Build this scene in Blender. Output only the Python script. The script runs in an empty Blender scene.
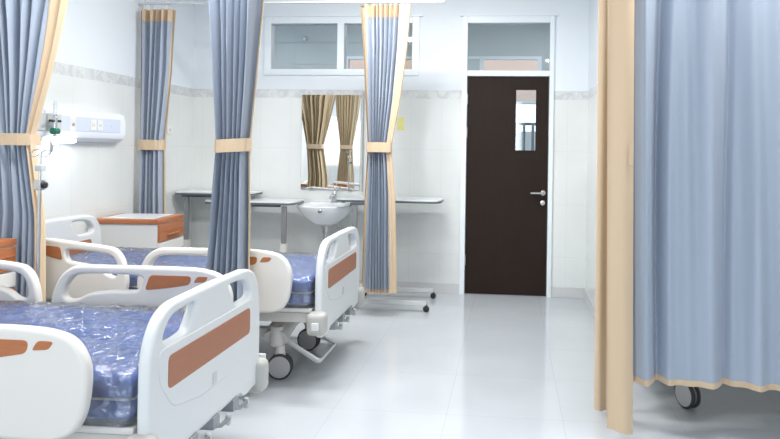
import bpy, bmesh, math, random
from mathutils import Vector, Matrix, noise
random.seed(5)
S = bpy.context.scene
COL = S.collection

# ------------------------------------------------------------------ camera
cam = bpy.data.cameras.new('camera'); cam_o = bpy.data.objects.new('camera', cam); COL.objects.link(cam_o)
FPX, ROLL, YAW = 650.0, 0.0146, math.atan(60 / 650.0)
cam.sensor_width = 36; cam.lens = 36 * FPX / 780
cam.shift_x = -60 / 780; cam.shift_y = (150.1 - 219.5) / 780
cam.clip_start = .05; cam.clip_end = 200
r0 = Vector((math.cos(YAW), math.sin(YAW), 0)); fw = Vector((-math.sin(YAW), math.cos(YAW), 0)); up = Vector((0, 0, 1))
rt = r0 * math.cos(ROLL) + up * math.sin(ROLL); u2 = -r0 * math.sin(ROLL) + up * math.cos(ROLL)
m = Matrix((rt, u2, -fw)).transposed().to_4x4(); m.translation = (0, 0, 1.38)
cam_o.matrix_world = m
S.camera = cam_o

# ------------------------------------------------------------------ world, light, exposure
W = bpy.data.worlds.new('world'); S.world = W; W.use_nodes = True
bg = W.node_tree.nodes['Background']; bg.inputs[0].default_value = (.86, .93, 1, 1); bg.inputs[1].default_value = 2.0
S.view_settings.view_transform = 'Standard'; S.view_settings.look = 'None'
S.view_settings.exposure = 0.25; S.view_settings.gamma = 1; S.view_settings.use_curve_mapping = False
S.cycles.use_denoising = True
S.cycles.max_bounces = 8; S.cycles.diffuse_bounces = 5; S.cycles.transparent_max_bounces = 16
S.cycles.sample_clamp_indirect = 6
S.cycles.caustics_reflective = False; S.cycles.caustics_refractive = False
XL, XR, XJ, D, YF, CEIL = -3.16, 3.3, .724, 6.23, -2.4, 3.1

def area(name, loc, rot, sx, sy, power, color=(1, 1, 1)):
    l = bpy.data.lights.new(name, 'AREA'); l.shape = 'RECTANGLE'; l.size = sx; l.size_y = sy; l.energy = power; l.color = color
    o = bpy.data.objects.new(name, l); COL.objects.link(o); o.location = loc; o.rotation_euler = rot
    return o
LAMPS = [(-1.6, .6), (1.2, .6), (-1.6, 2.9), (1.2, 2.9), (-.9, 4.45)]
for i, (x, y) in enumerate(LAMPS):
    area('ceiling_lamp_light', (x, y, CEIL - .075), (0, 0, 0), 1.1, .28, (43 if y > 4 else (34 if y > 2 else 15)) * (1.25 if x < 0 else .65), (1, .985, .955))
WIN = [(-2.5, 1.5), (-.5, 1.5), (1.5, 1.5)]          # x centre, width of front windows
for x, w in WIN:
    area('window_daylight', (x, YF + .01, 1.75), (math.radians(90), 0, math.radians(0)), w, 1.5, 20 if x < -1 else (14 if x < 1 else 8), (.90, .95, 1))
for x in (-1.9, .6):                      # corridor ceiling lamps
    area('corridor_lamp_light', (x, 7.5, 3.1), (0, 0, 0), .9, .3, 16, (1, .97, .93))

# ------------------------------------------------------------------ materials
def mat(name, color, rough=.5, metal=0, spec=.5, coat=0, bump=None, vary=None, sheen=0, trans=0, emit=None):
    m_ = bpy.data.materials.new(name); m_.use_nodes = True; nt = m_.node_tree; b = nt.nodes['Principled BSDF']
    b.inputs['Base Color'].default_value = (*color, 1); b.inputs['Roughness'].default_value = rough
    b.inputs['Metallic'].default_value = metal; b.inputs['Specular IOR Level'].default_value = spec
    b.inputs['Coat Weight'].default_value = coat; b.inputs['Sheen Weight'].default_value = sheen
    b.inputs['Transmission Weight'].default_value = trans
    tc = nt.nodes.new('ShaderNodeTexCoord')
    if vary:                                # (scale, amount, detail, stretch)
        sc, amt, det, st = vary
        mp = nt.nodes.new('ShaderNodeMapping'); mp.inputs['Scale'].default_value = st
        nt.links.new(tc.outputs['Object'], mp.inputs[0])
        n = nt.nodes.new('ShaderNodeTexNoise'); n.inputs['Scale'].default_value = sc; n.inputs['Detail'].default_value = det
        nt.links.new(mp.outputs[0], n.inputs['Vector'])
        mx = nt.nodes.new('ShaderNodeMix'); mx.data_type = 'RGBA'
        mx.inputs[6].default_value = (*[c * (1 - amt) for c in color], 1); mx.inputs[7].default_value = (*[min(1, c * (1 + amt)) for c in color], 1)
        nt.links.new(n.outputs['Fac'], mx.inputs[0]); nt.links.new(mx.outputs[2], b.inputs['Base Color'])
    if bump:                                # (scale, strength, detail)
        n = nt.nodes.new('ShaderNodeTexNoise'); n.inputs['Scale'].default_value = bump[0]; n.inputs['Detail'].default_value = bump[2]
        nt.links.new(tc.outputs['Object'], n.inputs['Vector'])
        bp = nt.nodes.new('ShaderNodeBump'); bp.inputs['Strength'].default_value = bump[1]; bp.inputs['Distance'].default_value = .01
        nt.links.new(n.outputs['Fac'], bp.inputs['Height']); nt.links.new(bp.outputs[0], b.inputs['Normal'])
    if emit:
        b.inputs['Emission Color'].default_value = (*emit[0], 1); b.inputs['Emission Strength'].default_value = emit[1]
    return m_

def tile_mat(name, axes, tw, th, off, c1, c2, grout, rough, band=None, paint=None, base=None, spec=.5, mortar=.002):
    """square-cut tile laid from world coordinates; axes picks the two world axes"""
    m_ = bpy.data.materials.new(name); m_.use_nodes = True; nt = m_.node_tree; b = nt.nodes['Principled BSDF']; N = nt.nodes.new; L = nt.links.new
    g = N('ShaderNodeNewGeometry'); sp = N('ShaderNodeSeparateXYZ'); L(g.outputs['Position'], sp.inputs[0])
    cb = N('ShaderNodeCombineXYZ'); L(sp.outputs[axes[0]], cb.inputs[0]); L(sp.outputs[axes[1]], cb.inputs[1])
    mp = N('ShaderNodeMapping'); mp.inputs['Location'].default_value = (off[0], off[1], 0); L(cb.outputs[0], mp.inputs[0])
    br = N('ShaderNodeTexBrick'); br.offset = 0; br.squash = 1; br.inputs['Scale'].default_value = 1
    br.inputs['Brick Width'].default_value = tw; br.inputs['Row Height'].default_value = th
    br.inputs['Mortar Size'].default_value = mortar; br.inputs['Mortar Smooth'].default_value = .2; br.inputs['Bias'].default_value = 0
    br.inputs['Color1'].default_value = (*c1, 1); br.inputs['Color2'].default_value = (*c2, 1); br.inputs['Mortar'].default_value = (*grout, 1)
    L(mp.outputs[0], br.inputs[0])
    n = N('ShaderNodeTexNoise'); n.inputs['Scale'].default_value = 2.2; n.inputs['Detail'].default_value = 5; L(g.outputs['Position'], n.inputs['Vector'])
    mx = N('ShaderNodeMix'); mx.data_type = 'RGBA'; mx.blend_type = 'MULTIPLY'; mx.inputs[0].default_value = 1
    cr = N('ShaderNodeValToRGB'); cr.color_ramp.elements[0].position = .3; cr.color_ramp.elements[0].color = (.93, .93, .925, 1)
    cr.color_ramp.elements[1].position = .7; cr.color_ramp.elements[1].color = (1, 1, 1, 1)
    L(n.outputs['Fac'], cr.inputs[0]); L(br.outputs['Color'], mx.inputs[6]); L(cr.outputs[0], mx.inputs[7])
    cur = mx.outputs[2]; roughness = None
    def step(thr):
        s = N('ShaderNodeMath'); s.operation = 'GREATER_THAN'; s.inputs[1].default_value = thr; L(sp.outputs[2], s.inputs[0]); return s.outputs[0]
    if band:
        n2 = N('ShaderNodeTexNoise'); n2.inputs['Scale'].default_value = 13; n2.inputs['Detail'].default_value = 6; n2.inputs['Distortion'].default_value = 1.2
        L(g.outputs['Position'], n2.inputs['Vector'])
        r2 = N('ShaderNodeValToRGB'); r2.color_ramp.elements[0].position = .40; r2.color_ramp.elements[0].color = (.60, .62, .64, 1)
        r2.color_ramp.elements[1].position = .6; r2.color_ramp.elements[1].color = (.73, .75, .75, 1); L(n2.outputs['Fac'], r2.inputs[0])
        a = N('ShaderNodeMix'); a.data_type = 'RGBA'; L(step(band[0]), a.inputs[0]); L(cur, a.inputs[6]); L(r2.outputs[0], a.inputs[7])
        c = N('ShaderNodeMix'); c.data_type = 'RGBA'; L(step(band[1]), c.inputs[0]); L(a.outputs[2], c.inputs[6]); c.inputs[7].default_value = (*paint, 1)
        cur = c.outputs[2]
        rr = N('ShaderNodeMix'); rr.data_type = 'FLOAT'; L(step(band[1]), rr.inputs[0]); rr.inputs[2].default_value = rough; rr.inputs[3].default_value = .6
        L(rr.outputs[0], b.inputs['Roughness'])
    else:
        b.inputs['Roughness'].default_value = rough
    b.inputs['Specular IOR Level'].default_value = spec
    L(cur, b.inputs['Base Color'])
    bp = N('ShaderNodeBump'); bp.inputs['Strength'].default_value = .12; bp.inputs['Distance'].default_value = .002; bp.invert = True
    L(br.outputs['Fac'], bp.inputs['Height']); L(bp.outputs[0], b.inputs['Normal'])
    return m_

M = {}
PAINT = (.80, .85, .90)
tc1, tc2, gr = (.78, .805, .80), (.79, .815, .81), (.71, .73, .73)
M['wall_y'] = tile_mat('wall_tile_back', (0, 2), .30, .50, (.06, .12), tc1, tc2, gr, .13, (1.872, 1.955), PAINT)
M['wall_x'] = tile_mat('wall_tile_side', (1, 2), .30, .50, (.06, .12), tc1, tc2, gr, .13, (1.872, 1.955), PAINT)
M['floor'] = tile_mat('floor_tile', (0, 1), .60, .60, (.31, .22), (.52, .555, .595), (.535, .57, .61), (.43, .46, .50), .13, spec=.55, mortar=.0016)
M['ceiling'] = mat('ceiling_paint', (.86, .88, .90), .8)
M['base'] = mat('baseboard_tile', (.60, .61, .62), .25, vary=(3, .08, 3, (1, 1, 1)))
M['frame'] = mat('frame_paint', (.80, .86, .91), .35)
M['door'] = mat('dark_door_veneer', (.020, .0115, .0085), .5, spec=.18, vary=(6, .18, 4, (6, 6, .6)))
M['steel'] = mat('brushed_steel', (.62, .62, .62), .28, 1, bump=(180, .05, 2))
M['chrome'] = mat('chrome', (.75, .76, .78), .1, 1)
M['mirror'] = mat('mirror_glass', (.90, .92, .92), .015, 1)
M['bedwhite'] = mat('bed_plastic_white', (.70, .725, .735), .3, spec=.5, bump=(60, .02, 2))
M['railcream'] = mat('rail_plastic_cream', (.74, .72, .69), .34, spec=.5, bump=(60, .02, 2))
M['wood'] = mat('brown_laminate', (.43, .155, .062), .42, vary=(9, .22, 5, (1, 1, 8)))
M['woodfoot'] = mat('brown_laminate_matt', (.38, .155, .085), .45, vary=(9, .10, 5, (1, 1, 6)))
M['steelpaint'] = mat('bed_frame_paint', (.60, .59, .56), .4)
M['greyplast'] = mat('grey_bumper_plastic', (.58, .60, .61), .4)
M['bumper'] = mat('beige_grey_bumper', (.48, .48, .455), .4)
M['rubber'] = mat('caster_rubber', (.035, .035, .038), .55)
M['wheelgrey'] = mat('caster_hub_grey', (.44, .44, .45), .4)
M['mattress'] = mat('mattress_vinyl', (.014, .105, .45), .35, spec=.5, bump=(25, .08, 3))
M['black'] = mat('black_plastic', (.02, .02, .022), .4)
M['ceramic'] = mat('white_ceramic', (.84, .87, .90), .08, spec=.6)
M['cabwhite'] = mat('cabinet_white', (.76, .76, .74), .35)
M['tabletop'] = mat('table_laminate', (.74, .78, .80), .25)
M['tableedge'] = mat('table_edge_grey', (.11, .13, .15), .4)
M['postgrey'] = mat('post_grey_steel', (.33, .34, .36), .35, .6)
M['sleeve'] = mat('post_sleeve', (.66, .65, .62), .4)
M['alu'] = mat('aluminium_base', (.66, .67, .68), .35, .35)
M['hwhite'] = mat('headwall_plastic', (.82, .86, .94), .3)
M['hblue'] = mat('headwall_face', (.66, .72, .86), .35)
M['green'] = mat('green_knob', (.01, .17, .10), .35)
M['socket'] = mat('socket_plate', (.82, .82, .80), .35)
M['yellow'] = mat('yellow_card', (.80, .76, .28), .6)
M['salmon'] = mat('salmon_render', (.80, .50, .36), .8, vary=(4, .1, 5, (1, 1, 1)))
M['corr'] = mat('corridor_paint', (.50, .56, .58), .7, vary=(.8, .08, 2, (1, 1, 1)))
M['corrfloor'] = mat('corridor_floor', (.5, .5, .48), .3)
M['lamp'] = mat('lamp_diffuser', (.9, .9, .9), .5, emit=((1, .98, .95), 3.5))
M['readlamp'] = mat('reading_lamp_lens', (.9, .95, 1), .4, emit=((.85, .93, 1), 7))
M['grass'] = mat('outside_ground', (.3, .32, .26), .9)
M['blue'] = mat('blue_curtain_cloth', (.365, .42, .51), .65, spec=.25, sheen=.15, bump=(420, .12, 2), vary=(3, .03, 2, (1, 1, .2)))
M['lining'] = mat('khaki_curtain_lining', (.66, .55, .38), .75, spec=.2)
M['beige'] = mat('beige_curtain_cloth', (.62, .475, .325), .7, spec=.25, sheen=.15, bump=(420, .12, 2))
M['clearplast'] = mat('clear_humidifier', (.9, .95, .97), .05, trans=.9)

def glass_mat(name, haze, rough, tint=(.95, .98, 1), bump=None, base_fac=.06):
    m_ = bpy.data.materials.new(name); m_.use_nodes = True; nt = m_.node_tree; N = nt.nodes.new; L = nt.links.new
    nt.nodes.remove(nt.nodes['Principled BSDF']); out = nt.nodes['Material Output']
    t = N('ShaderNodeBsdfTransparent'); t.inputs[0].default_value = (*tint, 1)
    g = N('ShaderNodeBsdfGlossy'); g.inputs['Roughness'].default_value = rough; g.inputs[0].default_value = (1, 1, 1, 1)
    fr = N('ShaderNodeFresnel'); fr.inputs[0].default_value = 1.5
    ad = N('ShaderNodeMath'); ad.operation = 'ADD'; ad.inputs[1].default_value = base_fac; ad.use_clamp = True; L(fr.outputs[0], ad.inputs[0])
    mx = N('ShaderNodeMixShader'); L(ad.outputs[0], mx.inputs[0]); L(t.outputs[0], mx.inputs[1]); L(g.outputs[0], mx.inputs[2])
    cur = mx.outputs[0]
    if haze:
        d = N('ShaderNodeBsdfDiffuse'); d.inputs[0].default_value = (.9, .92, 1, 1)
        m2 = N('ShaderNodeMixShader'); m2.inputs[0].default_value = haze; L(cur, m2.inputs[1]); L(d.outputs[0], m2.inputs[2]); cur = m2.outputs[0]
    if bump:
        tc = N('ShaderNodeTexCoord'); n = N('ShaderNodeTexNoise'); n.inputs['Scale'].default_value = bump[0]; n.inputs['Detail'].default_value = 4; n.inputs['Distortion'].default_value = 1.5
        L(tc.outputs['Object'], n.inputs['Vector']); bp = N('ShaderNodeBump'); bp.inputs['Strength'].default_value = bump[1]; bp.inputs['Distance'].default_value = .02
        L(n.outputs['Fac'], bp.inputs['Height'])
        for s in (g.inputs['Normal'], fr.inputs['Normal']): L(bp.outputs[0], s)
    L(cur, out.inputs['Surface'])
    return m_
M['glass'] = glass_mat('window_glass', .0, .02)
M['film'] = glass_mat('mattress_film', .035, .09, bump=(14, 1.0), base_fac=.13)

# ------------------------------------------------------------------ mesh helpers
class MB:
    def __init__(s): s.v = []; s.f = []
    def add(s, vs, fs):
        k = len(s.v); s.v += [tuple(v) for v in vs]; s.f += [tuple(i + k for i in f) for f in fs]; return s
    def box(s, x0, x1, y0, y1, z0, z1, bev=0, rot=None, seg=2):
        bm = bmesh.new(); bmesh.ops.create_cube(bm, size=1)
        c = Vector(((x0 + x1) / 2, (y0 + y1) / 2, (z0 + z1) / 2))
        bmesh.ops.scale(bm, vec=(abs(x1 - x0), abs(y1 - y0), abs(z1 - z0)), verts=bm.verts)
        if bev: bmesh.ops.bevel(bm, geom=bm.edges[:], offset=bev, segments=seg, affect='EDGES', profile=.5)
        R = Matrix.Rotation(rot[1], 3, rot[0]) if rot else Matrix.Identity(3)
        vs = [c + R @ v.co for v in bm.verts]; bm.verts.index_update()
        fs = [[v.index for v in f.verts] for f in bm.faces]; bm.free(); return s.add(vs, fs)
    def lathe(s, prof, c=(0, 0, 0), axis='Z', n=24):
        """prof: list of (r, h)"""
        vs = []; fs = []; k = len(prof)
        for i in range(n):
            a = 2 * math.pi * i / n
            for r, h in prof:
                p = (r * math.cos(a), r * math.sin(a), h)
                if axis == 'X': p = (p[2], p[0], p[1])
                elif axis == 'Y': p = (p[1], p[2], p[0])
                vs.append((p[0] + c[0], p[1] + c[1], p[2] + c[2]))
        for i in range(n):
            j = (i + 1) % n
            for q in range(k - 1): fs.append((i * k + q, j * k + q, j * k + q + 1, i * k + q + 1))
        fs.append([i * k for i in range(n)][::-1]); fs.append([i * k + k - 1 for i in range(n)])
        return s.add(vs, fs)
    def tube(s, pts, r, n=10, closed=False, flat=None):
        """sweep; flat=(a,b) gives an elliptic section"""
        P = [Vector(p) for p in pts]; vs = []; fs = []; k = len(P)
        T = []
        for i in range(k):
            a = P[i - 1] if (i > 0 or closed) else P[i]; b = P[(i + 1) % k] if (i < k - 1 or closed) else P[i]
            T.append((b - a).normalized())
        ref = Vector((0, 0, 1)) if abs(T[0].z) < .9 else Vector((1, 0, 0))
        nx = T[0].cross(ref).normalized()
        for i in range(k):
            nx = (nx - T[i] * nx.dot(T[i])).normalized(); ny = T[i].cross(nx)
            for j in range(n):
                a = 2 * math.pi * j / n; ra, rb = flat if flat else (r, r)
                vs.append(P[i] + nx * math.cos(a) * ra + ny * math.sin(a) * rb)
        for i in range(k if closed else k - 1):
            i2 = (i + 1) % k
            for j in range(n):
                j2 = (j + 1) % n; fs.append((i * n + j, i * n + j2, i2 * n + j2, i2 * n + j))
        if not closed: fs.append(list(range(n))[::-1]); fs.append([(k - 1) * n + j for j in range(n)])
        return s.add(vs, fs)
    def rbox(s, c, size, r, n, disp=None):
        """rounded box with a dense grid; disp(p, nrm) -> new p"""
        bm = bmesh.new(); hx, hy, hz = [q / 2 for q in size]
        def grid(f, a, b):
            g = [[bm.verts.new(f(i / a * 2 - 1, j / b * 2 - 1)) for j in range(b + 1)] for i in range(a + 1)]
            for i in range(a):
                for j in range(b): bm.faces.new((g[i][j], g[i + 1][j], g[i + 1][j + 1], g[i][j + 1]))
        for sg in (-1, 1):
            grid(lambda u, v: (u * hx, v * hy, sg * hz), n[0], n[1]); grid(lambda u, v: (u * hx, sg * hy, v * hz), n[0], n[2]); grid(lambda u, v: (sg * hx, u * hy, v * hz), n[1], n[2])
        bmesh.ops.remove_doubles(bm, verts=bm.verts, dist=1e-5)
        for v in bm.verts:
            p = v.co.copy(); q = Vector((max(-hx + r, min(hx - r, p.x)), max(-hy + r, min(hy - r, p.y)), max(-hz + r, min(hz - r, p.z))))
            d = p - q; d = d.normalized() if d.length > 1e-9 else Vector((0, 0, 1))
            p = q + d * r
            if disp: p = disp(p, d)
            v.co = p + Vector(c)
        bmesh.ops.recalc_face_normals(bm, faces=bm.faces); bm.verts.index_update()
        s.add([v.co.copy() for v in bm.verts], [[v.index for v in f.verts] for f in bm.faces]); bm.free(); return s
    def build(s, name, material, parent=None, angle=40, loc=None):
        me = bpy.data.meshes.new(name); me.from_pydata(s.v, [], s.f); me.update()
        bm = bmesh.new(); bm.from_mesh(me); bmesh.ops.recalc_face_normals(bm, faces=bm.faces); bm.to_mesh(me); bm.free()
        me.shade_smooth(); me.set_sharp_from_angle(angle=math.radians(angle))
        me.materials.append(M[material])
        o = bpy.data.objects.new(name, me); COL.objects.link(o)
        w_ = o.modifiers.new('wn', 'WEIGHTED_NORMAL'); w_.keep_sharp = True; w_.weight = 90
        if parent: o.parent = parent
        if loc: o.location = loc
        return o

def catmull(pts, n=5):
    P = [Vector((*p, 0)) for p in pts]; out = []
    for i in range(len(P)):
        a, b, c, d = P[i - 1], P[i], P[(i + 1) % len(P)], P[(i + 2) % len(P)]
        for k in range(n):
            t = k / n
            q = .5 * ((2 * b) + (c - a) * t + (2 * a - 5 * b + 4 * c - d) * t * t + (3 * b - a - 3 * c + d) * t ** 3)
            out.append((q.x, q.y))
    return out
def rounded(pts, r, n=5):
    out = []; k = len(pts)
    for i in range(k):
        p = Vector(pts[i]); a = Vector(pts[i - 1]); b = Vector(pts[(i + 1) % k])
        da = (a - p); db = (b - p); ra = min(r, da.length * .45); rb = min(r, db.length * .45)
        A = p + da.normalized() * ra; B = p + db.normalized() * rb
        for j in range(n + 1):
            t = j / n; q = A * (1 - t) ** 2 + p * 2 * t * (1 - t) + B * t * t; out.append((q.x, q.y))
    return out
def slab_geo(outer, holes, thick, bevel, fmap, res=2):
    """filled 2-D outline with holes, real thickness, rounded rim; fmap maps (a, b, c) to place, c = through thickness"""
    cu = bpy.data.curves.new('t', 'CURVE'); cu.dimensions = '2D'; cu.fill_mode = 'BOTH'
    for ring in [outer] + holes:
        sp = cu.splines.new('POLY'); sp.points.add(len(ring) - 1); sp.use_cyclic_u = True
        for p, q in zip(sp.points, ring): p.co = (q[0], q[1], 0, 1)
    cu.extrude = thick / 2 - bevel; cu.bevel_depth = bevel; cu.bevel_resolution = res; cu.offset = -bevel
    o = bpy.data.objects.new('t', cu); COL.objects.link(o)
    bpy.context.view_layer.update()
    me = bpy.data.meshes.new_from_object(o.evaluated_get(bpy.context.evaluated_depsgraph_get()))
    bm = bmesh.new(); bm.from_mesh(me); bmesh.ops.remove_doubles(bm, verts=bm.verts, dist=2e-4); bm.verts.index_update()
    vs = [fmap(*v.co) for v in bm.verts]; fs = [[v.index for v in f.verts] for f in bm.faces]; bm.free()
    bpy.data.objects.remove(o); bpy.data.curves.remove(cu); bpy.data.meshes.remove(me)
    return vs, fs

def thing(name, label, cat, loc=(0, 0, 0), rz=0, group=None):
    o = bpy.data.objects.new(name, None); COL.objects.link(o); o.location = loc; o.rotation_euler.z = rz; o.empty_display_size = .1
    o['label'] = label; o['category'] = cat
    if group: o['group'] = group
    return o
def tag(o, label, cat, group=None):
    o['label'] = label; o['category'] = cat
    if group: o['group'] = group
    return o
def struct(o, label=None, cat=None):
    o['kind'] = 'structure'
    if label: o['label'] = label
    if cat: o['category'] = cat
    return o

# ------------------------------------------------------------------ room shell
T = .15
struct(MB().box(XL - T, XR + T, YF - T, D + T, -.1, 0).build('floor', 'floor'), 'glossy pale grey tiled floor of the hospital ward', 'floor')
struct(MB().box(XL - T, XR + T, YF - T, D + T, CEIL, CEIL + .1).build('ceiling', 'ceiling'), 'plain white ceiling over the ward', 'ceiling')
struct(MB().box(XL - T, XL, YF - T, D + T, 0, CEIL).build('wall_left', 'wall_x'), 'white tiled wall at the head of the beds', 'wall')
struct(MB().box(XR, XR + T, YF - T, 4.9, 0, CEIL).build('wall_right', 'wall_x'), 'white wall behind the large blue curtain', 'wall')
# side wall beside the door and its return
mb = MB().box(XJ, XJ + T, 4.9, D, 0, CEIL); struct(mb.build('wall_side', 'wall_x'), 'short tiled side wall right of the door', 'wall')
mb = MB().box(XJ + T, XR + T, 4.9, 4.9 + T, 0, CEIL); struct(mb.build('wall_return', 'wall_y'), 'tiled wall behind the curtained bed', 'wall')
# back wall pieces around window_1 (two panes), door and door transom
WX0, WX1, WZ0, WZ1 = -2.43, -.885, 2.095, 2.665
DX0, DX1, DZ = -.468, .405, 2.665
mb = MB()
mb.box(XL - T, WX0, D, D + T, 0, CEIL).box(WX1, DX0, D, D + T, 0, CEIL).box(DX1, XJ + T, D, D + T, 0, CEIL)
mb.box(WX0, WX1, D, D + T, 0, WZ0).box(WX0, WX1, D, D + T, WZ1, CEIL).box(DX0, DX1, D, D + T, DZ, CEIL)
struct(mb.build('wall_back', 'wall_y'), 'white tiled back wall with grey border and painted top', 'wall')
# front wall with three windows (behind the camera, seen in the mirror)
mb = MB(); xs = XL - T
for x, w in WIN:
    mb.box(xs, x - w / 2, YF - T, YF, 0, CEIL); xs = x + w / 2
    mb.box(x - w / 2, x + w / 2, YF - T, YF, 0, 1.0).box(x - w / 2, x + w / 2, YF - T, YF, 2.5, CEIL)
mb.box(xs, XR + T, YF - T, YF, 0, CEIL)
struct(mb.build('wall_front', 'wall_y'))
for i, (x, w) in enumerate(WIN):
    f = MB()
    for a, b, c, d in ((x - w / 2, x - w / 2 + .05, 1.0, 2.5), (x + w / 2 - .05, x + w / 2, 1.0, 2.5), (x - .025, x + .025, 1.0, 2.5), (x - w / 2, x + w / 2, 1.0, 1.05), (x - w / 2, x + w / 2, 2.45, 2.5)):
        f.box(a, b, YF - .1, YF - .04, c, d)
    fo = struct(f.build('window_%d' % (i + 2), 'frame'))
    MB().box(x - w / 2, x + w / 2, YF - .075, YF - .065, 1.0, 2.5).build('pane', 'glass', fo)
# baseboards
struct(MB().box(XL, DX0, D - .012, D, 0, .1, .003).build('baseboard_back', 'base'))
struct(MB().box(DX1, XJ, D - .012, D, 0, .1, .003).build('baseboard_door', 'base'))
struct(MB().box(XL, XL + .012, YF, D - .012, 0, .1, .003).build('baseboard_left', 'base'))
struct(MB().box(XJ - .012, XJ, 4.9, D - .012, 0, .1, .003).build('baseboard_right', 'base'))

# window_1 : long two-pane transom
f = MB(); y0, y1 = D - .02, D + .09
f.box(WX0, WX0 + .07, y0, y1, WZ0, WZ1, .004).box(WX1 - .07, WX1, y0, y1, WZ0, WZ1, .004).box(-1.695, -1.625, y0, y1, WZ0 + .06, WZ1 - .06, .004)
f.box(WX0 + .07, WX1 - .07, y0, y1, WZ0, WZ0 + .06, .004).box(WX0 + .07, WX1 - .07, y0, y1, WZ1 - .065, WZ1, .004)
f.box(WX0 - .03, WX1 + .03, D - .03, D + .01, WZ1 + .0, WZ1 + .02, .003)
w1 = struct(f.build('window_1', 'frame'), 'white two-pane high window in the back wall', 'window')
MB().box(WX0 + .05, -1.64, D + .03, D + .036, WZ0 + .04, WZ1 - .04).build('pane', 'glass', w1)
MB().box(-1.68, WX1 - .05, D + .03, D + .036, WZ0 + .04, WZ1 - .04).build('pane', 'glass', w1)
# door_1 : frame, transom, leaf
f = MB()
f.box(DX0, -.418, D - .025, D + .09, 0, DZ, .004).box(.363, DX1, D - .025, D + .09, 0, DZ, .004)
f.box(-.418, .363, D - .025, D + .09, DZ - .065, DZ, .004).box(-.418, .363, D - .025, D + .09, 2.092, 2.145, .004)
f.box(DX0 - .03, DX1 + .03, D - .03, D + .01, DZ, DZ + .018, .003)
dfm = struct(f.build('door_1', 'frame'), 'white door frame with glazed transom', 'door')
MB().box(-.42, .365, D + .03, D + .036, 2.13, 2.61).build('transom_pane', 'glass', dfm)
leaf = MB(); GX0, GX1, GZ0, GZ1 = .052, .24, 1.388, 1.965
LX0, LX1 = -.414, .359
leaf.box(LX0, GX0, D + .005, D + .045, .008, 2.088).box(GX1, LX1, D + .005, D + .045, .008, 2.088)
leaf.box(GX0, GX1, D + .005, D + .045, .008, GZ0).box(GX0, GX1, D + .005, D + .045, GZ1, 2.088)
lf = leaf.build('door_leaf', 'door', dfm); lf['label'] = 'very dark brown door leaf with narrow vision glass'
MB().box(GX0, GX1, D + .02, D + .026, GZ0, GZ1).build('vision_pane', 'glass', lf)
g = MB().lathe([(.024, 0), (.024, .008), (.02, .01)], (.318, D + .004, .985), 'Y', 20)
for v in range(len(g.v)): g.v[v] = (g.v[v][0], 2 * (D + .004) - g.v[v][1], g.v[v][2])
g.tube([(.318, D, .985), (.318, D - .045, .985), (.30, D - .052, .985), (.20, D - .052, .985)], .009, 10)
h = g.build('door_handle', 'steel', dfm); h['label'] = 'steel lever handle'
g = MB().lathe([(.023, 0), (.023, -.007), (.018, -.01), (.006, -.012)], (.315, D + .004, .89), 'Y', 20); g.build('key_cylinder', 'steel', dfm)
for z in (1.87, 1.55, .33):
    MB().lathe([(.008, 0), (.009, .005), (.009, .095), (.008, .1)], (LX0 - .002, D - .012 + .0, z - .05), 'Z', 10).build('hinge', 'steel', dfm)

# ------------------------------------------------------------------ corridor beyond the back wall
CY0, CY1 = D + T, 8.7
struct(MB().box(-4.2, 2.2, CY0, CY1 + .15, -.1, 0).build('floor_corridor', 'corrfloor'))
struct(MB().box(-4.2, 2.2, CY0, CY1 + .15, 3.2, 3.3).build('ceiling_corridor', 'corr'))
struct(MB().box(-4.3, -4.2, CY0, CY1 + .15, 0, 3.2).build('wall_corridor_left', 'corr'))
struct(MB().box(2.2, 2.3, CY0, CY1 + .15, 0, 3.2).build('wall_corridor_right', 'corr'))
OX0, OX1, OZ0, OZ1 = -2.26, .40, 1.2, 2.64
mb = MB().box(-1.0, -.42, CY1, CY1 + .12, OZ0, OZ1).box(-4.2, OX0, CY1, CY1 + .12, 0, 3.2).box(OX1, 2.2, CY1, CY1 + .12, 0, 3.2).box(OX0, OX1, CY1, CY1 + .12, 0, OZ0).box(OX0, OX1, CY1, CY1 + .12, OZ1, 3.2)
struct(mb.build('wall_corridor_far', 'corr'), 'grey corridor wall seen through the high windows', 'wall')
f = MB()
for x in (OX0, -1.05, -.42, .35):
    f.box(x, x + .05, CY1 - .02, CY1 + .08, OZ0, OZ1)
f.box(OX0, OX1, CY1 - .019, CY1 + .079, OZ0, OZ0 + .05).box(OX0, OX1 - .05, CY1 - .019, CY1 + .079, OZ1 - .04, OZ1).box(OX0, OX1, CY1 - .018, CY1 + .078, 2.02, 2.06)
cw = struct(f.build('window_5', 'frame'), 'corridor window facing the outside, seen through the glass', 'window')
MB().box(OX0 + .02, OX1 - .02, CY1 + .03, CY1 + .036, OZ0, OZ1).build('pane', 'glass', cw)
b = thing('building', 'salmon rendered building seen through the high windows beyond the corridor', 'building', (-1, 11.2, 0))
MB().box(-4, 4, 0, 1, 2.25, 5.5).build('upper_wall', 'salmon', b)
MB().box(-4, 4, .1, .9, 0, 1.72).build('lower_wall', 'corr', b)
fn = MB()
for k in range(14): fn.box(-.6 + k * .13, -.56 + k * .13, 9.6, 9.63, 0, 1.8)
fn.box(-.6, 1.15, 9.6, 9.63, 1.76, 1.8)
tag(fn.build('fence', 'black'), 'dark railing outside, seen through the narrow door glass', 'railing')
struct(MB().box(-6, 4, CY1 + .15, 14, -.15, -.02).build('ground_outside', 'grass'))
lm = MB().lathe([(.025, 0), (.035, -.02), (.03, -.04), (.015, -.05)], (-2.82, CY1 - .002, 2.88), 'Y', 16)
tag(lm.build('wall_lamp', 'steel'), 'small round lamp on the corridor wall, seen through the left high pane', 'lamp')

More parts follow.
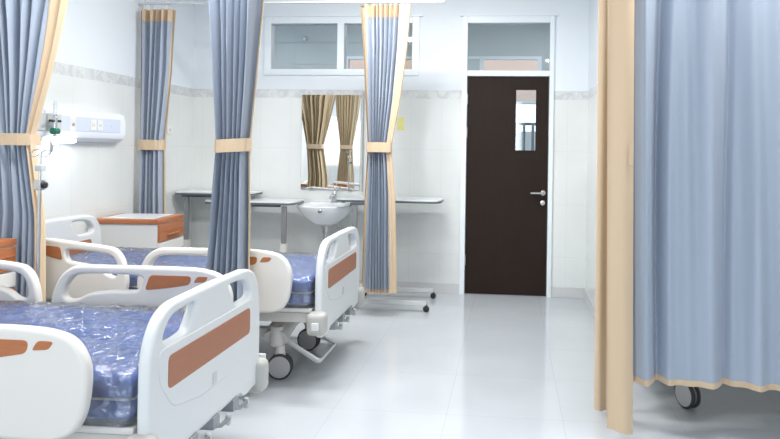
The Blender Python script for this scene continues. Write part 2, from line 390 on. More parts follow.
# ------------------------------------------------------------------ ceiling lights
for i, (x, y) in enumerate(LAMPS):
    t = thing('ceiling_light', 'long white fluorescent ceiling light above the ward', 'ceiling light', (x, y, CEIL), 0, 'ceiling lights')
    MB().box(-.62, .62, -.18, .18, -.06, 0, .01).build('housing', 'hwhite', t)
    MB().box(-.58, .58, -.15, .15, -.066, -.059, .002).build('diffuser', 'lamp', t)

# ------------------------------------------------------------------ curtain tracks
def track(name, y, x0, x1, z, label):
    t = thing(name, label, 'curtain track', (0, y, z))
    MB().box(x0, x1, -.012, .012, -.008, .012, .003).build('rail', 'alu', t)
    k = max(2, int((x1 - x0) / 1.2))
    for i in range(k + 1):
        xx = x0 + .06 + (x1 - x0 - .12) * i / k
        MB().tube([(xx, 0, .008), (xx, 0, CEIL - z)], .004, 8).build('hanger', 'alu', t)
track('curtain_track', 5.25, XL, -.55, 2.585, 'thin metal curtain track hung in front of the back wall')
track('curtain_track', 3.40, XL, -.9, 2.585, 'curtain track overhead between the two visible beds')
track('curtain_track', 3.24, .42, XR, 2.585, 'curtain track that carries the large pale blue curtain')
track('curtain_track', 1.1, XL, -1.2, 2.585, 'curtain track on the near side of the nearest bed')

# ------------------------------------------------------------------ curtains
def smooth(t): return t * t * (3 - 2 * t)
def interp(prof, z, j):
    for a, b in zip(prof, prof[1:]):
        if (a[0] - z) * (b[0] - z) <= 0:
            t = (z - a[0]) / (b[0] - a[0]) if a[0] != b[0] else 0
            if j >= 1: t = t if len(a) < 5 else t
            return a[j] + (b[j] - a[j]) * t
    return prof[0][j] if abs(z - prof[0][0]) < abs(z - prof[-1][0]) else prof[-1][j]

def curtain(label, y0, prof, nf, bl, br, seed, tie=None, header=True, lining=True, amp=1.0, tie_tilt=0, group=None, wave=None, knot=None, borderamp=.18, mul=13):
    """prof rows (z, x left, x right, depth of folds); a gathered cloth whose left and right edges are beige"""
    zt, zb = prof[0][0], prof[-1][0]
    rnd = random.Random(seed); ph = [rnd.uniform(0, 6.28) for _ in range(8)]
    xm = (interp(prof, 1.5, 1) + interp(prof, 1.5, 2)) / 2
    root = thing('curtain', label, 'curtain', (xm, y0, zb), 0, group)
    def pt(u, z, dy=0, dx=0):
        xl, xr, a = interp(prof, z, 1), interp(prof, z, 2), interp(prof, z, 3) * amp
        x = xl + (xr - xl) * u
        q = min(1, max(0, (u - bl) / max(1e-6, 1 - bl - br)))
        if wave: w = wave(q, z)
        else:
            p = q * nf * 2 * math.pi + .9 * math.sin(q * 6.28 * 1.7 + ph[0]) + .7 * math.sin(q * 17 + ph[1])
            sw = .35 * math.sin(z * 2.1 + ph[2] + q * 5) + .2 * math.sin(z * 4.7 + ph[3] - q * 9)
            w = math.sin(p + sw) * (.72 + .28 * math.sin(q * 23 + ph[4])) + .22 * math.sin(2 * p + ph[5] + z)
        e = min(1, min(u / .02, (1 - u) / .02) + .3)
        if q <= 0 or q >= 1: w = w + borderamp * math.sin((u if q <= 0 else 1 - u) * 60 + ph[6])
        return (x - xm + dx, a * w * e + dy, z - zb)
    def strip(name, material, ua, ub, za, zc, dy, nz=None, dz=0):
        n = max(3, int((ub - ua) * nf * mul)); nz = nz or max(2, int(abs(za - zc) / .06))
        vs = []; fs = []
        for i in range(nz + 1):
            z = za + (zc - za) * i / nz
            for j in range(n + 1): vs.append(pt(ua + (ub - ua) * j / n, z, dy))
        K = len(vs); th = .0022
        vs += [(a, b + th, c) for a, b, c in vs]
        for i in range(nz):
            for j in range(n):
                q = i * (n + 1) + j; fs += [(q, q + 1, q + n + 2, q + n + 1), (K + q, K + q + n + 1, K + q + n + 2, K + q + 1)]
        for j in range(n):
            q = nz * (n + 1) + j; fs += [(j, K + j, K + j + 1, j + 1), (q, q + 1, K + q + 1, K + q)]
        for i in range(nz):
            q = i * (n + 1); fs += [(q, q + n + 1, K + q + n + 1, K + q)]; q += n; fs += [(q, K + q, K + q + n + 1, q + n + 1)]
        return MB().add(vs, fs).build(name, material, root, 80)
    strip('panel', 'blue', bl, 1 - br, zt, zb, 0)
    if lining: strip('lining', 'lining', 0, 1, zt, zb + .012, .012)
    if bl > 0: strip('edge_border', 'beige', 0, bl, zt, zb, 0)
    if br > 0: strip('edge_border', 'beige', 1 - br, 1, zt, zb, 0)
    strip('hem', 'beige', bl, 1 - br, zb + .025, zb - .003, -.003, 1)
    if header: strip('header_tape', 'beige', 0, 1, zt + .003, zt - .10, -.003, 3)
    zs = zt
    n = 9 if not wave else 14
    for k in range(n):
        p = pt((k + .5) / n, zt)
        MB().tube([(p[0], p[1] + .004, p[2] - .01), (p[0], p[1] * .5, p[2] + .012), (p[0], 0, 2.578 - zb)], .003, 6).build('curtain_hook', 'alu', root)
    if tie:
        z0, z1 = tie; zc = (z0 + z1) / 2; xl, xr, a = interp(prof, zc, 1) - .005, interp(prof, zc, 2) + .005, interp(prof, zc, 3) * amp + .016
        mb = MB(); n = 48; vs = []; fs = []; cx = (xl + xr) / 2; hw = (xr - xl) / 2
        rings = []
        for rr, zz in ((0, 0), (0, 1), (-.004, 1), (-.004, 0)):
            ring = []
            for i in range(n):
                t = 2 * math.pi * i / n; c, s_ = math.cos(t), math.sin(t)
                ex = math.copysign(abs(c) ** .55, c); ey = math.copysign(abs(s_) ** .55, s_)
                ring.append((cx - xm + (hw + rr) * ex, (a + rr) * ey + .005 + .003 * math.sin(5 * t), (z0 if zz == 0 else z1) - zb + tie_tilt * ex))
            rings.append(ring); vs += ring
        for k in range(4):
            for i in range(n):
                j = (i + 1) % n; k2 = (k + 1) % 4; fs.append((k * n + i, k * n + j, k2 * n + j, k2 * n + i))
        mb.add(vs, fs).build('tieback', 'beige', root, 50)
    return root

ZT = 2.53
curtain('bunched blue curtain at the far left, tied with a beige band behind the drip pole', 3.40,
        [(2.530, -3.137, -2.385, 0.075), (2.243, -3.084, -2.44, 0.072), (1.769, -2.947, -2.55, 0.06), (1.412, -2.87, -2.640, 0.048), (0.980, -2.842, -2.575, 0.045), (0.833, -2.86, -2.57, 0.045), (0.200, -2.87, -2.56, 0.045)],
        7, .0, .13, 1, (1.372, 1.438), tie_tilt=0)
curtain('tied grey-blue curtain hanging between the two beds, in front of the far bed rail', 3.40,
        [(2.530, -1.684, -1.300, 0.075), (2.169, -1.635, -1.345, 0.070), (1.717, -1.605, -1.380, 0.060), (1.391, -1.584, -1.410, 0.050), (0.980, -1.615, -1.405, 0.055), (0.696, -1.632, -1.405, 0.060), (0.200, -1.65, -1.395, 0.060)],
        6.5, .0, .06, 2, (1.352, 1.422), tie_tilt=.006)
curtain('light blue curtain tied in the far left corner behind the brown-topped cabinet', 5.25,
        [(2.53, -3.135, -2.84, .05), (2.0, -3.13, -2.86, .05), (1.38, -3.125, -2.92, .045), (.85, -3.135, -2.91, .05), (.2, -3.135, -2.91, .05)],
        5, .03, .05, 3, (1.345, 1.43))
curtain('blue curtain with wide beige edges tied in front of the right overbed table', 5.25,
        [(2.56, -1.243, -.822, .045), (2.2, -1.215, -.85, .045), (1.78, -1.19, -.90, .045), (1.40, -1.165, -.968, .04), (1.0, -1.185, -.93, .036), (.205, -1.20, -.905, .036)],
        8, .075, .2, 4, (1.355, 1.435), tie_tilt=.0, borderamp=.04)
curtain('right of the two beige tied curtains reflected in the mirror', 1.1,
        [(ZT, -3.12, -2.62, .06), (2.0, -3.08, -2.68, .055), (1.41, -3.0, -2.78, .05), (.9, -3.05, -2.75, .05), (.2, -3.06, -2.72, .05)],
        8, .04, .08, 6, (1.372, 1.438))
# the large open curtain
def bigwave(q, z):
    X = q * 1.55
    k = .05 * math.sin(z * 1.3 + X * 3)
    def g(c, w, h): return h * math.exp(-((X + k * .3 - c) / w) ** 2)
    v = .40 * math.sin(X * 17.5 + .8 + k * 6) + .48 * math.sin(X * 39 + 1.9 + .8 * math.sin(X * 7)) + g(.155, .022, 1.1) - g(.08, .04, .5) + g(.23, .04, .8) - g(.35, .07, .8) + g(.47, .018, .6) + g(.56, .05, .7) - g(.66, .06, .7) + .18 * math.sin(X * 60 + z)
    return v
big = curtain('large pale blue curtain drawn across the right side, hanging above a bed caster', 3.24,
        [(ZT, .575, 2.13, .072), (1.4, .585, 2.14, .068), (.26, .60, 2.15, .045)], 22, 0, 0, 8, wave=bigwave, header=True)
# wavy hem is given by the cloth itself; two beige side panels hang lower at its left edge
def side_panel(x0, x1, yb, z0, seed, folds, x0b, x1b, name):
    n = 24; nz = 30; vs = []; fs = []
    for i in range(nz + 1):
        z = ZT + (z0 - ZT) * i / nz; t = i / nz
        for j in range(n + 1):
            u = j / n; a = x0 + (x0b - x0) * t; b_ = x1 + (x1b - x1) * t
            vs.append((a + (b_ - a) * u - big.location.x, yb + .018 * math.sin(u * folds * 6.28 + seed + .3 * math.sin(z * 2)) - .01 * u, z - .26 - (.012 * u if i == nz else 0)))
    K = len(vs); vs += [(a, b_ + .003, c) for a, b_, c in vs]
    for i in range(nz):
        for j in range(n):
            q = i * (n + 1) + j; fs += [(q, q + 1, q + n + 2, q + n + 1), (K + q, K + q + n + 1, K + q + n + 2, K + q + 1)]
    for j in range(n):
        q = nz * (n + 1) + j; fs += [(j, K + j, K + j + 1, j + 1), (q, q + 1, K + q + 1, K + q)]
    for i in range(nz):
        q = i * (n + 1); fs += [(q, q + n + 1, K + q + n + 1, K + q)]; q += n; fs += [(q, K + q, K + q + n + 1, q + n + 1)]
    return MB().add(vs, fs).build(name, 'beige', big, 80)
side_panel(.455, .578, -.05, .045, 1.2, .8, .487, .604, 'edge_panel')
side_panel(.455, .56, .26, .02, 3.0, 1.1, .463, .56, 'edge_panel')
g = MB().box(.563 - big.location.x, .585 - big.location.x, -.082, -.079, 1.06, 1.16, .001)
g.build('strap_loop', 'beige', big)

# ------------------------------------------------------------------ bed
RAIL_OUT = catmull([(-.155, .62), (-.16, .70), (-.20, .765), (-.27, .795), (-.40, .806), (-.65, .805), (-.88, .802), (-.955, .788), (-1.01, .74), (-1.045, .66), (-1.055, .58), (-1.02, .50), (-.9, .465), (-.6, .455), (-.35, .452), (-.23, .465), (-.175, .52)])
RAIL_HOLE = catmull([(-.985, .665), (-.965, .72), (-.91, .757), (-.75, .764), (-.61, .758), (-.588, .735), (-.605, .70), (-.64, .689), (-.74, .686), (-.85, .670), (-.915, .642), (-.965, .637)])
RAIL_BR = rounded([(-.575, .694), (-.55, .768), (-.345, .768), (-.352, .727), (-.46, .708)], .02)
RAIL_SM = rounded([(-.335, .737), (-.315, .768), (-.262, .767), (-.278, .742)], .012)
def rail_fn(v, side, head):
    def f(a, b, c):
        u, z = a, b
        if head:
            u = -1.973 - .82 * a; z = b
            du, dz = u + 1.5, z - .7; an = math.radians(-5)
            u = -1.5 + du * math.cos(an) - dz * math.sin(an); z = .72 + du * math.sin(an) + dz * math.cos(an)
        return (u, v + c * side, z)
    return f
EB = [(-.452, .295), (-.458, .5), (-.456, .66), (-.440, .74), (-.395, .81), (-.32, .846), (0, .852), (.32, .848), (.41, .82), (.458, .75), (.474, .66), (.478, .5), (.47, .295), (.3, .285), (.27, .315), (-.27, .315), (-.3, .285)]
END_OUT = rounded(EB, .05, 4)
HL = [(-.375, .72), (-.36, .765), (-.31, .802), (-.20, .812), (-.13, .81), (-.155, .78), (-.185, .735), (-.205, .718), (-.29, .712)]
END_H1 = rounded(HL, .03, 3); END_H2 = [(-a, b) for a, b in END_H1][::-1]
END_BR = rounded([(-.345, .558), (-.345, .672), (.345, .672), (.345, .558)], .025)
END_PAN = rounded([(-.40, .60), (-.31, .485), (-.1, .445), (.1, .445), (.31, .485), (.40, .60), (.405, .705), (-.405, .705)], .04)

def caster(parent, x, y, ang=0, r=.075, w=.05):
    ca, sa = math.cos(ang), math.sin(ang)
    t = bpy.data.objects.new('caster', None); COL.objects.link(t); t.parent = parent; t.location = (x, y, 0); t.rotation_euler.z = ang; t.empty_display_size = .05
    # the wheel pair turns about local Y
    m_ = MB()
    for s in (-1, 1):
        m_.lathe([(r * .55, -.011), (r - .008, -.011), (r, -.006), (r, .006), (r - .008, .011), (r * .55, .011)], (.0, s * .019, r), 'Y', 28)
    m_.build('tyre', 'rubber', t)
    m_ = MB()
    for s in (-1, 1):
        m_.lathe([(.001, -.0135), (r * .82, -.0125), (r * .88, -.010), (r * .88, .010), (r * .82, .0125), (.001, .0135)], (.0, s * .019, r), 'Y', 28)
    m_.build('hub_cover', 'wheelgrey', t)
    m_ = MB().box(-.03, .03, -.007, .007, r * .7, r * 2 + .015, .004).lathe([(.022, 2 * r + .005), (.026, 2 * r + .02), (.026, 2 * r + .05)], (0, 0, 0), 'Z', 16)
    m_.build('fork', 'railcream', t)
    return t

def bed(label, mlabel, xf, yc, flip=False, far_down=False, angs=(.15, -.1, .5, -.3), group='hospital beds'):
    """local frame: x = 0 at the foot end, -1.98 at the head, z = 0 on the floor"""
    t = thing('hospital_bed', label, 'bed', (xf, yc, 0), math.pi if flip else 0, group)
    # end boards
    def fb(a, b, c): return (-.021 + c, a, b)
    o = MB().add(*slab_geo(END_OUT, [END_H1, END_H2], .044, .015, fb, 3)).build('footboard', 'bedwhite', t, 50)
    MB().add(*slab_geo(END_PAN, [], .050, .004, fb)).build('inset_panel', 'bedwhite', o)
    b_ = MB().add(*slab_geo(END_BR, [], .054, .001, fb)).build('accent_panel', 'woodfoot', o); b_['label'] = 'brown panel on the footboard'
    MB().box(.005, .0065, -.012, .02, .455, .50, .0005).build('small_label', 'greyplast', o)
    def hb(a, b, c): return (-1.955 + c, a, b + .035)
    o = MB().add(*slab_geo(END_OUT, [END_H1, END_H2], .052, .017, hb, 3)).build('headboard', 'bedwhite', t, 50)
    b_ = MB().add(*slab_geo(END_BR, [], .058, .001, hb)).build('accent_panel', 'woodfoot', o); b_['label'] = 'brown panel on the headboard'
    # rails
    for side in (-1, 1):
        for head in (False, True):
            fn0 = rail_fn(side * .52, side, head)
            low = far_down and side > 0
            fn = (lambda a, b, c, f=fn0, l=low: (lambda p: (p[0], p[1], p[2] - (.27 if l else 0)))(f(a, b, c)))
            o = MB().add(*slab_geo(RAIL_OUT, [RAIL_HOLE], .046, .015, fn, 3)).build('side_rail', 'railcream', t, 50)
            MB().add(*slab_geo(RAIL_BR, [], .050, .001, fn)).build('brown_inlay', 'wood', o)
            MB().add(*slab_geo(RAIL_SM, [], .050, .001, fn)).build('small_inlay', 'wood', o)
            u0 = -.55 if not head else -1.5
            zz = -.22 if low else 0
            q = MB()
            for du in (-.13, .13):
                q.box(u0 + du - .02, u0 + du + .02, side * .47 - .012, side * .47 + .025, .36 + zz * .3, .50 + zz, .005)
            q.box(u0 - .17, u0 + .17, side * .46 - .015, side * .46 + .015, .355, .395, .005)
            q.build('rail_bracket', 'steelpaint', t)
    # platform and frames
    m_ = MB().box(-1.92, -.065, -.43, .43, .435, .462, .008); m_.build('mattress_deck', 'railcream', t)
    m_ = MB()
    for s in (-1, 1): m_.box(-1.93, -.05, s * .40 - .02, s * .40 + .02, .375, .433, .006)
    for u in (-1.9, -1.3, -.8, -.10): m_.box(u - .02, u + .02, -.38, .38, .38, .43, .006)
    m_.build('upper_frame', 'steelpaint', t)
    m_ = MB()
    for s in (-1, 1): m_.box(-1.68, -.30, s * .22 - .025, s * .22 + .025, .235, .29, .008)
    for u in (-1.65, -.32):
        # swept end beam carrying the two casters
        pts = [(u, -.30, .245), (u, -.24, .275), (u, -.12, .305), (u, .12, .305), (u, .24, .275), (u, .30, .245)]
        m_.tube(pts, .04, 12, flat=(.075, .058))
        for s in (-1, 1): m_.lathe([(.032, .20), (.040, .205), (.042, .30), (.036, .315), (.01, .318)], (u, s * .29, 0), 'Z', 18)
    m_.build('base_frame', 'steelpaint', t)
    m_ = MB()
    for u in (-1.35, -.62):
        m_.box(u - .05, u + .05, -.06, .06, .28, .40, .01)
        m_.tube([(u - .22, .15, .27), (u, .15, .39)], .014, 8).tube([(u - .22, -.15, .27), (u, -.15, .39)], .014, 8)
    m_.tube([(-1.3, 0, .33), (-.12, 0, .345)], .018, 10)
    m_.build('lift_mechanism', 'greyplast', t)
    for u, s, a in ((-.30, -1, angs[0]), (-.30, 1, angs[1]), (-1.65, -1, angs[2]), (-1.65, 1, angs[3])): caster(t, u, s * .28, a)
    # brake bar at the foot end
    m_ = MB().tube([(-.30, -.235, .235), (-.26, -.235, .20), (-.085, -.235, .10), (-.07, -.22, .097), (-.07, .10, .097), (-.085, .115, .10), (-.26, .115, .20), (-.30, .115, .26)], .01, 8, flat=(.006, .017))
    m_.build('brake_bar', 'alu', t)
    # corner bumpers
    for u, f in ((-.045, 1), (-1.94, -1)):
        for s in (-1, 1):
            m_ = MB().box(u - (.03 if f > 0 else .075), u + (.08 if f > 0 else .03), s * .475 - .045, s * .475 + .05, .325 if s < 0 else .25, .455 if s < 0 else .40, .03, seg=3)
            b2 = m_.build('corner_bumper', 'bumper', t)
            MB().box(u + .015, u + .055, s * .535 - .018, s * .535 - .003, .37, .41, .003).build('square_cap', 'bedwhite', b2)
    # crank handles folded under the footboard
    for v in (-.16, .02, .20):
        m_ = MB().box(-.07, .01, v - .028, v + .028, .275, .325, .005)
        m_.tube([(-.01, v, .293), (.008, v, .283), (.012, v + .03, .272), (.010, v + .10, .268), (.007, v + .112, .264)], .009, 8)
        m_.build('crank', 'postgrey', t)
        MB().lathe([(.008, 0), (.012, -.004), (.012, -.038), (.007, -.045)], (.006, v + .112, .285), 'Z', 12).build('crank_knob', 'greyplast', t)
    # mattress: rests on the deck
    sgn = -1 if flip else 1
    mt = thing('mattress', mlabel, 'mattress', (xf, yc, .463), math.pi if flip else 0, 'mattresses')
    rn = random.Random(label)
    ox = rn.uniform(0, 50)
    MB().rbox((-.98, 0, .085), (1.80, .84, .158), .028, (40, 20, 6), lambda p, d: p + d * .004 * noise.noise(p * 6 + Vector((ox, 0, 0)))).build('cover', 'mattress', mt, 80)
    pp = MB()
    for z in (.085,):
        c = rounded([(-1.882, -.422), (-1.882, .422), (-.078, .422), (-.078, -.422)], .035, 6)
        pp.tube([(a, b, z) for a, b in c], .004, 6, closed=True)
    pp.build('piping', 'railcream', mt)
    def crinkle(p, d):
        q = p + Vector((ox, 3, 0))
        a = abs(noise.noise(Vector((q.x * 7 + 2 * noise.noise(q * 3), q.y * 5, q.z * 9)))) * .016
        b2 = (1 - abs(noise.noise(q * 14))) ** 4 * .008 + noise.noise(q * 30) * .0015
        return p + d * (.004 + a + b2)
    MB().rbox((-.98, 0, .088), (1.808, .85, .166), .03, (190, 90, 18), crinkle).build('plastic_wrap', 'film', mt, 75)
    return t
bed('white hospital bed in the foreground left, nearest to the camera, with its footboard facing right', 'blue mattress in clear plastic on the foreground bed', -1.14, 2.44)
bed('white hospital bed beyond the hanging grey-blue curtain, its footboard beside the washbasin', 'blue mattress in clear plastic on the far bed near the washbasin', -1.05, 4.06, far_down=True)
bed('hospital bed hidden behind the large blue curtain, one caster showing below the hem', 'mattress on the bed hidden behind the large blue curtain',   .68, 3.92, flip=True, angs=(.2, -1.12, .5, 1.2))

# ------------------------------------------------------------------ bedside cabinets
def cabinet(label, x, y, rz, w=.50, d=.45, h=.83):
    """origin at the front right corner (front faces +x, near side faces -y)"""
    t = thing('bedside_cabinet', label, 'cabinet', (x, y, 0), rz, 'bedside cabinets')
    MB().box(-w, -.012, .006, d - .006, .05, h - .04, .004).build('body', 'cabwhite', t)
    m_ = MB().box(-w - .01, .0, -.006, d + .006, h - .04, h - .004, .006); m_.build('top_rim', 'wood', t)
    MB().box(-w + .04, -.06, .05, d - .05, h - .006, h, .002).build('top_inlay', 'tabletop', t)
    for z0, z1, mm, nm in ((h - .175, h - .045, 'wood', 'drawer'), (h - .262, h - .18, 'cabwhite', 'drawer'), (.07, h - .267, 'wood', 'door')):
        o = MB().box(-.012, .006, .008, d - .008, z0, z1 - .003, .004).build(nm, mm, t)
        if nm == 'drawer' and mm == 'wood':
            MB().tube([(.008, .12, z0 + .05), (.022, .14, z0 + .045), (.022, d - .14, z0 + .045), (.008, d - .12, z0 + .05)], .008, 8).build('handle', 'wood', o)
            MB().box(.004, .010, .01, d - .01, z0 + .075, z0 + .082, .001).build('trim_line', 'wood', o)
    for a in (-w + .05, -.06):
        for b in (.05, d - .05):
            MB().lathe([(.024, 0), (.026, .01), (.026, .035), (.01, .05)], (a, b, 0), 'Z', 14).build('foot', 'black', t)
cabinet('white bedside cabinet with brown top and drawers in the far left corner', -2.61, 4.645, math.radians(5), d=.45, w=.49)
cabinet('brown-fronted bedside cabinet at the left edge behind the blue curtain', -2.69, 3.02, 0, d=.315, w=.44, h=.865)

# ------------------------------------------------------------------ drip pole in the bed socket
t = thing('drip_pole', 'slim steel drip pole with hooks in front of the left tied curtain', 'drip pole', (-2.352, 3.06, 0))
m_ = MB().tube([(0, 0, .03), (-.0, 0, .7), (.004, 0, 1.15)], .009, 10); m_.build('pole', 'steel', t)
MB().tube([(.004, 0, 1.1), (.006, 0, 1.34)], .006, 8).build('inner_rod', 'steel', t)
m_ = MB()
for sgn in (-1, 1):
    m_.tube([(.006 + sgn * .0, 0, 1.335)] + [(.006 + sgn * (.028 + .022 * math.cos(a)), .012 * math.sin(a), 1.335 + .018 * math.sin(a)) for a in [math.pi + k * math.pi / 6 * -sgn * 1.0 for k in range(11)]], .0032, 6)
m_.build('hook', 'chrome', t)
MB().box(-.014, .026, -.018, .018, 1.245, 1.275, .004).build('collar', 'greyplast', t)
c = MB().box(-.016, .022, -.02, .02, 1.15, 1.20, .005); c.build('clamp', 'steel', t)
MB().lathe([(.005, 0), (.016, .005), (.016, .018), (.008, .024)], (.02, 0, 1.175), 'X', 12).build('clamp_knob', 'black', t)
m_ = MB()
for k in range(4):
    a = k * math.pi / 2 + .785; m_.tube([(0, 0, .05), (.10 * math.cos(a), .10 * math.sin(a), .02)], .009, 8)
m_.lathe([(.03, .012), (.03, .06), (.012, .08)], (0, 0, 0), 'Z', 14)
m_.build('base', 'steel', t)

# ------------------------------------------------------------------ bed-head service panel on the left wall
t = thing('service_panel', 'long white bed-head service panel mounted on the left wall', 'wall panel', (XL, 3.30, 0))
Y1 = 1.66  # length
sec = [(0, 1.40), (.055, 1.405), (.085, 1.43), (.10, 1.47), (.10, 1.56), (.085, 1.615), (.05, 1.635), (0, 1.64)]
vs = []; n = len(sec)
for y, sc in ((0, 1), (Y1 - .03, 1), (Y1, .72)):
    for a, b in sec: vs.append((a * sc, y, 1.52 + (b - 1.52) * (1 if sc == 1 else .86)))
fs = []
for r in range(2):
    for i in range(n): fs.append((r * n + i, r * n + (i + 1) % n, (r + 1) * n + (i + 1) % n, (r + 1) * n + i))
fs += [tuple(range(n)), tuple(range(2 * n, 3 * n))[::-1]]
MB().add(vs, fs).build('housing', 'hwhite', t, 25)
MB().box(.097, .103, .05, Y1 - .10, 1.475, 1.58, .003).build('face_strip', 'hblue', t)
for yy in (1.22, 1.30):
    o = MB().box(.10, .108, yy - .032, yy + .032, 1.485, 1.565, .003).build('power_socket', 'socket', t)
    m_ = MB()
    for q in (-.009, .009): m_.box(.107, .1095, yy + q - .003, yy + q + .003, 1.515, 1.535)
    m_.build('socket_slots', 'greyplast', o)
MB().lathe([(.003, 0), (.012, .001), (.012, .010), (.006, .014)], (.10, 1.0, 1.525), 'X', 14).build('gas_outlet', 'steel', t)
MB().box(.10, .104, .97, 1.03, 1.475, 1.58, .002).build('outlet_plate', 'socket', t)
MB().lathe([(.003, 0), (.006, .001), (.006, .004)], (.10, 1.44, 1.525), 'X', 10).build('screw', 'steel', t)
MB().box(.10, .106, .66, .88, 1.47, 1.585, .003).build('valve_plate', 'greyplast', t)
MB().box(.05, .108, .78, 1.04, 1.392, 1.42, .012).build('reading_lamp', 'readlamp', t)
area('reading_lamp_light', (XL + .07, 4.24, 1.385), (0, math.radians(-12), 0), .05, .28, .5, (.85, .93, 1))
t = thing('oxygen_flowmeter', 'oxygen flowmeter with green knob and clear bottle plugged into the wall panel', 'flowmeter', (XL + .155, 4.05, 0))
MB().tube([(-.048, 0, 1.53), (.0, 0, 1.53)], .010, 10).build('plug', 'chrome', t)
MB().lathe([(.008, 1.44), (.014, 1.45), (.014, 1.56), (.008, 1.57)], (0, 0, 0), 'Z', 16).build('valve_body', 'chrome', t)
MB().lathe([(.01, -.028), (.022, -.024), (.022, .024), (.01, .028)], (0, 0, 1.468), 'Y', 16).build('green_knob', 'green', t)
MB().lathe([(.009, 1.56), (.011, 1.565), (.011, 1.66), (.006, 1.67)], (.0, .0, 0), 'Z', 14).build('flow_tube', 'clearplast', t)
MB().tube([(0, -.05, 1.535), (0, .05, 1.535)], .009, 10).build('side_valve', 'black', t)
MB().lathe([(.012, 1.44), (.026, 1.43), (.03, 1.40), (.03, 1.33), (.022, 1.315)], (.0, .0, 0), 'Z', 18).build('humidifier_bottle', 'clearplast', t)

# ------------------------------------------------------------------ overbed tables
def overbed(label, xa, xb, yc, zt, post_x, dirn, base, post_y, basey=None):
    t = thing('overbed_table', label, 'table', (post_x, post_y, 0), 0, 'overbed tables')
    o = lambda x: x - post_x
    out = rounded([(o(xa), yc - .19 - post_y), (o(xb) - .04, yc - .19 - post_y), (o(xb), yc - .12 - post_y), (o(xb), yc + .19 - post_y), (o(xa), yc + .19 - post_y)], .05, 4)
    MB().add(*slab_geo(out, [], .012, .002, lambda a, b, c: (a, b, zt - .006 + c))).build('tabletop', 'tabletop', t)
    MB().add(*slab_geo([(a, b) for a, b in out], [], .018, .002, lambda a, b, c: (a, b, zt - .0215 + c))).build('edge_trim', 'tableedge', t)
    s = 1
    MB().box(-.04, .30 * (1 if xb - post_x > .3 else -1), -.03, .03, zt - .05, zt - .029, .004).build('support_arm', 'tableedge', t)
    MB().box(-.022, .022, -.016, .016, .45, zt - .045, .004).build('inner_post', 'postgrey', t)
    MB().box(-.032, .032, -.024, .024, .08, .50, .006).build('post_sleeve', 'sleeve', t)
    L_ = base
    sg = 1 if L_ > 0 else -1
    for dy in (-.22, .29):
        MB().box(min(0, L_), max(0, L_), dy - .02, dy + .02, .055, .095, .008).build('base_bar', 'alu', t)
        for xx in (.03 * sg, L_):
            q = bpy.data.objects.new('caster', None); COL.objects.link(q); q.parent = t; q.location = (xx, dy, 0); q.empty_display_size = .03
            MB().lathe([(.006, -.012), (.024, -.011), (.027, -.006), (.027, .006), (.024, .011), (.006, .012)], (0.0, 0, .027), 'Y', 18).build('wheel', 'black', q)
            MB().box(-.012, .012, -.016, .016, .035, .06, .003).build('fork', 'black', q)
    MB().box(-.03, .03, -.20, .27, .058, .092, .006).build('cross_bar', 'alu', t)
overbed('overbed table standing right of the washbasin behind the beige-edged curtain', -1.56, -.61, 5.92, .93, -1.37, 1, .68, 5.70)
overbed('overbed table just left of the washbasin, lower than the one it overlaps', -2.80, -1.96, 5.93, .885, -2.055, -1, -.60, 5.80)
overbed('overbed table in the back left corner, its top slightly higher than its neighbour', -3.13, -2.40, 6.0, .955, -3.03, 1, .50, 5.88)

# ------------------------------------------------------------------ washbasin
t = thing('washbasin', 'white wall-hung washbasin below the mirror', 'washbasin', (-1.725, D, .015))
vs = []; fs = []; n = 40
prof = [(.0, .640, .30), (.25, .642, .35), (.48, .665, .45), (.72, .715, .60), (.92, .775, .85), (1.0, .812, 1), (1.0, .825, 1), (.985, .831, 1), (.93, .829, .96), (.87, .80, .9), (.70, .74, .75), (.40, .705, .5), (.06, .70, .2)]
for r, z, q in prof:
    for i in range(n):
        a = 2 * math.pi * i / n; c, s_ = math.cos(a), math.sin(a)
        y = -.225 + .20 * r * (math.copysign(abs(s_) ** .8, s_)) * (1 if s_ < 0 else 1.0)
        if s_ > 0 and r > .4: y = min(-.012, -.225 + .235 * r * abs(s_) ** .6)
        vs.append((.265 * r * math.copysign(abs(c) ** .9, c), y, z))
for k in range(len(prof) - 1):
    for i in range(n):
        j = (i + 1) % n; fs.append((k * n + i, k * n + j, (k + 1) * n + j, (k + 1) * n + i))
fs.append(tuple(range((len(prof) - 1) * n, len(prof) * n)))
MB().add(vs, fs).build('basin', 'ceramic', t, 60)
MB().box(-.20, .20, -.10, -.002, .80, .842, .012).build('back_ledge', 'ceramic', t)
f = MB().lathe([(.03, 0), (.03, .008), (.022, .016), (.02, .07), (.024, .078), (.018, .092)], (.035, -.055, .842), 'Z', 16)
f.tube([(.035, -.055, .895), (.035, -.12, .915), (.035, -.175, .90), (.035, -.185, .88)], .013, 10)
f.tube([(.035, -.055, .93), (.04, -.05, .955), (.065, -.08, .985)], .009, 8)
f.build('tap', 'chrome', t)
f = MB().lathe([(.02, .565), (.03, .57), (.03, .60), (.036, .61), (.036, .64), (.02, .642)], (-.005, -.22, 0), 'Z', 18)
f.tube([(-.005, -.22, .58), (-.005, -.22, .43), (.0, -.20, .41), (0, -.17, .405), (0, -.145, .43), (0, -.13, .47), (0, -.10, .485), (0, -.004, .485)], .017, 12)
f.build('waste_trap', 'chrome', t)
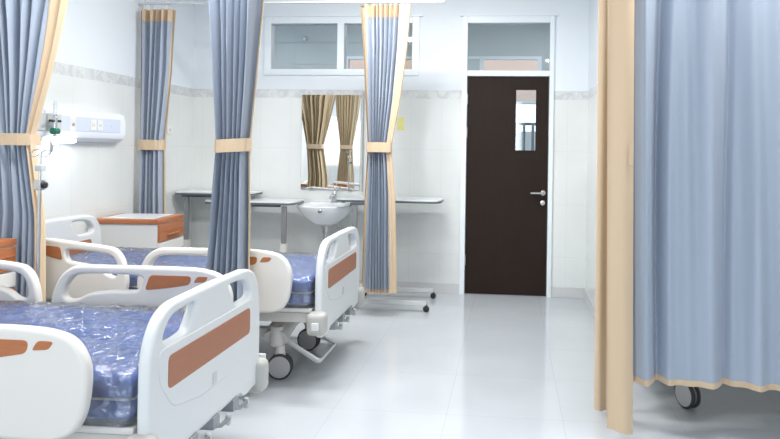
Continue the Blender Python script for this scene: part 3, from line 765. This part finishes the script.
f = MB().tube([(.08, -.002, .60), (.08, -.05, .60), (.075, -.07, .63), (.05, -.08, .72)], .007, 8).lathe([(.018, 0), (.02, .01), (.012, .025)], (.08, -.06, .60), 'Y', 12)
f.build('supply_valve', 'steel', t)
MB().lathe([(.010, -.006), (.018, -.004), (.018, .002), (.004, .003)], (0.0, -.422, .79), 'Y', 12).build('overflow_cap', 'chrome', t)
tag(MB().lathe([(.016, 0), (.018, .004), (.012, .014), (.006, .026), (.001, .027)], (-1.60, D - .05, .8575), 'Z', 14).build('sink_plug', 'black'), 'small black plug lying on the right of the washbasin ledge', 'plug')

# ------------------------------------------------------------------ mirror with shelf, strip
t = thing('wall_mirror', 'rectangular wall mirror above the washbasin, reflecting two beige curtains', 'mirror', (-1.745, D, 1.44))
MB().box(-.293, .293, -.0102, -.0, -.462, .462, .002).build('backing', 'postgrey', t)
MB().box(-.255, .245, -.022, -.0125, -.445, .448, 0, ('Z', math.radians(0))).build('glass', 'mirror', t)
fr = MB()
for a, b, c, d in ((-.293, -.255, -.462, .462), (.245, .293, -.462, .462), (-.255, .245, -.462, -.445), (-.255, .245, .448, .462)):
    fr.box(a, b, -.0143, -.0105, c, d)
fr.build('bevelled_border', 'mirror', t)
for x, z in ((-.19, -.455), (.06, -.455), (.20, -.455)):
    MB().box(x - .02, x + .02, -.022, -.002, z - .012, z + .008, .003).build('clip', 'chrome', t)
tag(MB().tube([(-1.425, D - .012, .96), (-1.425, D - .012, 1.93)], .007, 8).build('pipe', 'steel'), 'thin vertical steel pipe on the wall right of the mirror', 'pipe')
tag(MB().box(-1.09, -1.025, D - .003, D, 1.565, 1.69, .001).build('wall_sticker', 'yellow'), 'small yellow sticker on the back wall right of the beige-edged curtain', 'sticker')
t = thing('wall_socket', 'small white wall socket on the left wall near the corner', 'wall socket', (XL, 5.78, 1.53))
MB().box(0, .010, -.04, .04, -.04, .04, .003).build('plate', 'socket', t)
MB().lathe([(.003, 0), (.016, .001), (.016, .004)], (.008, 0, 0), 'X', 14).build('outlet', 'greyplast', t)
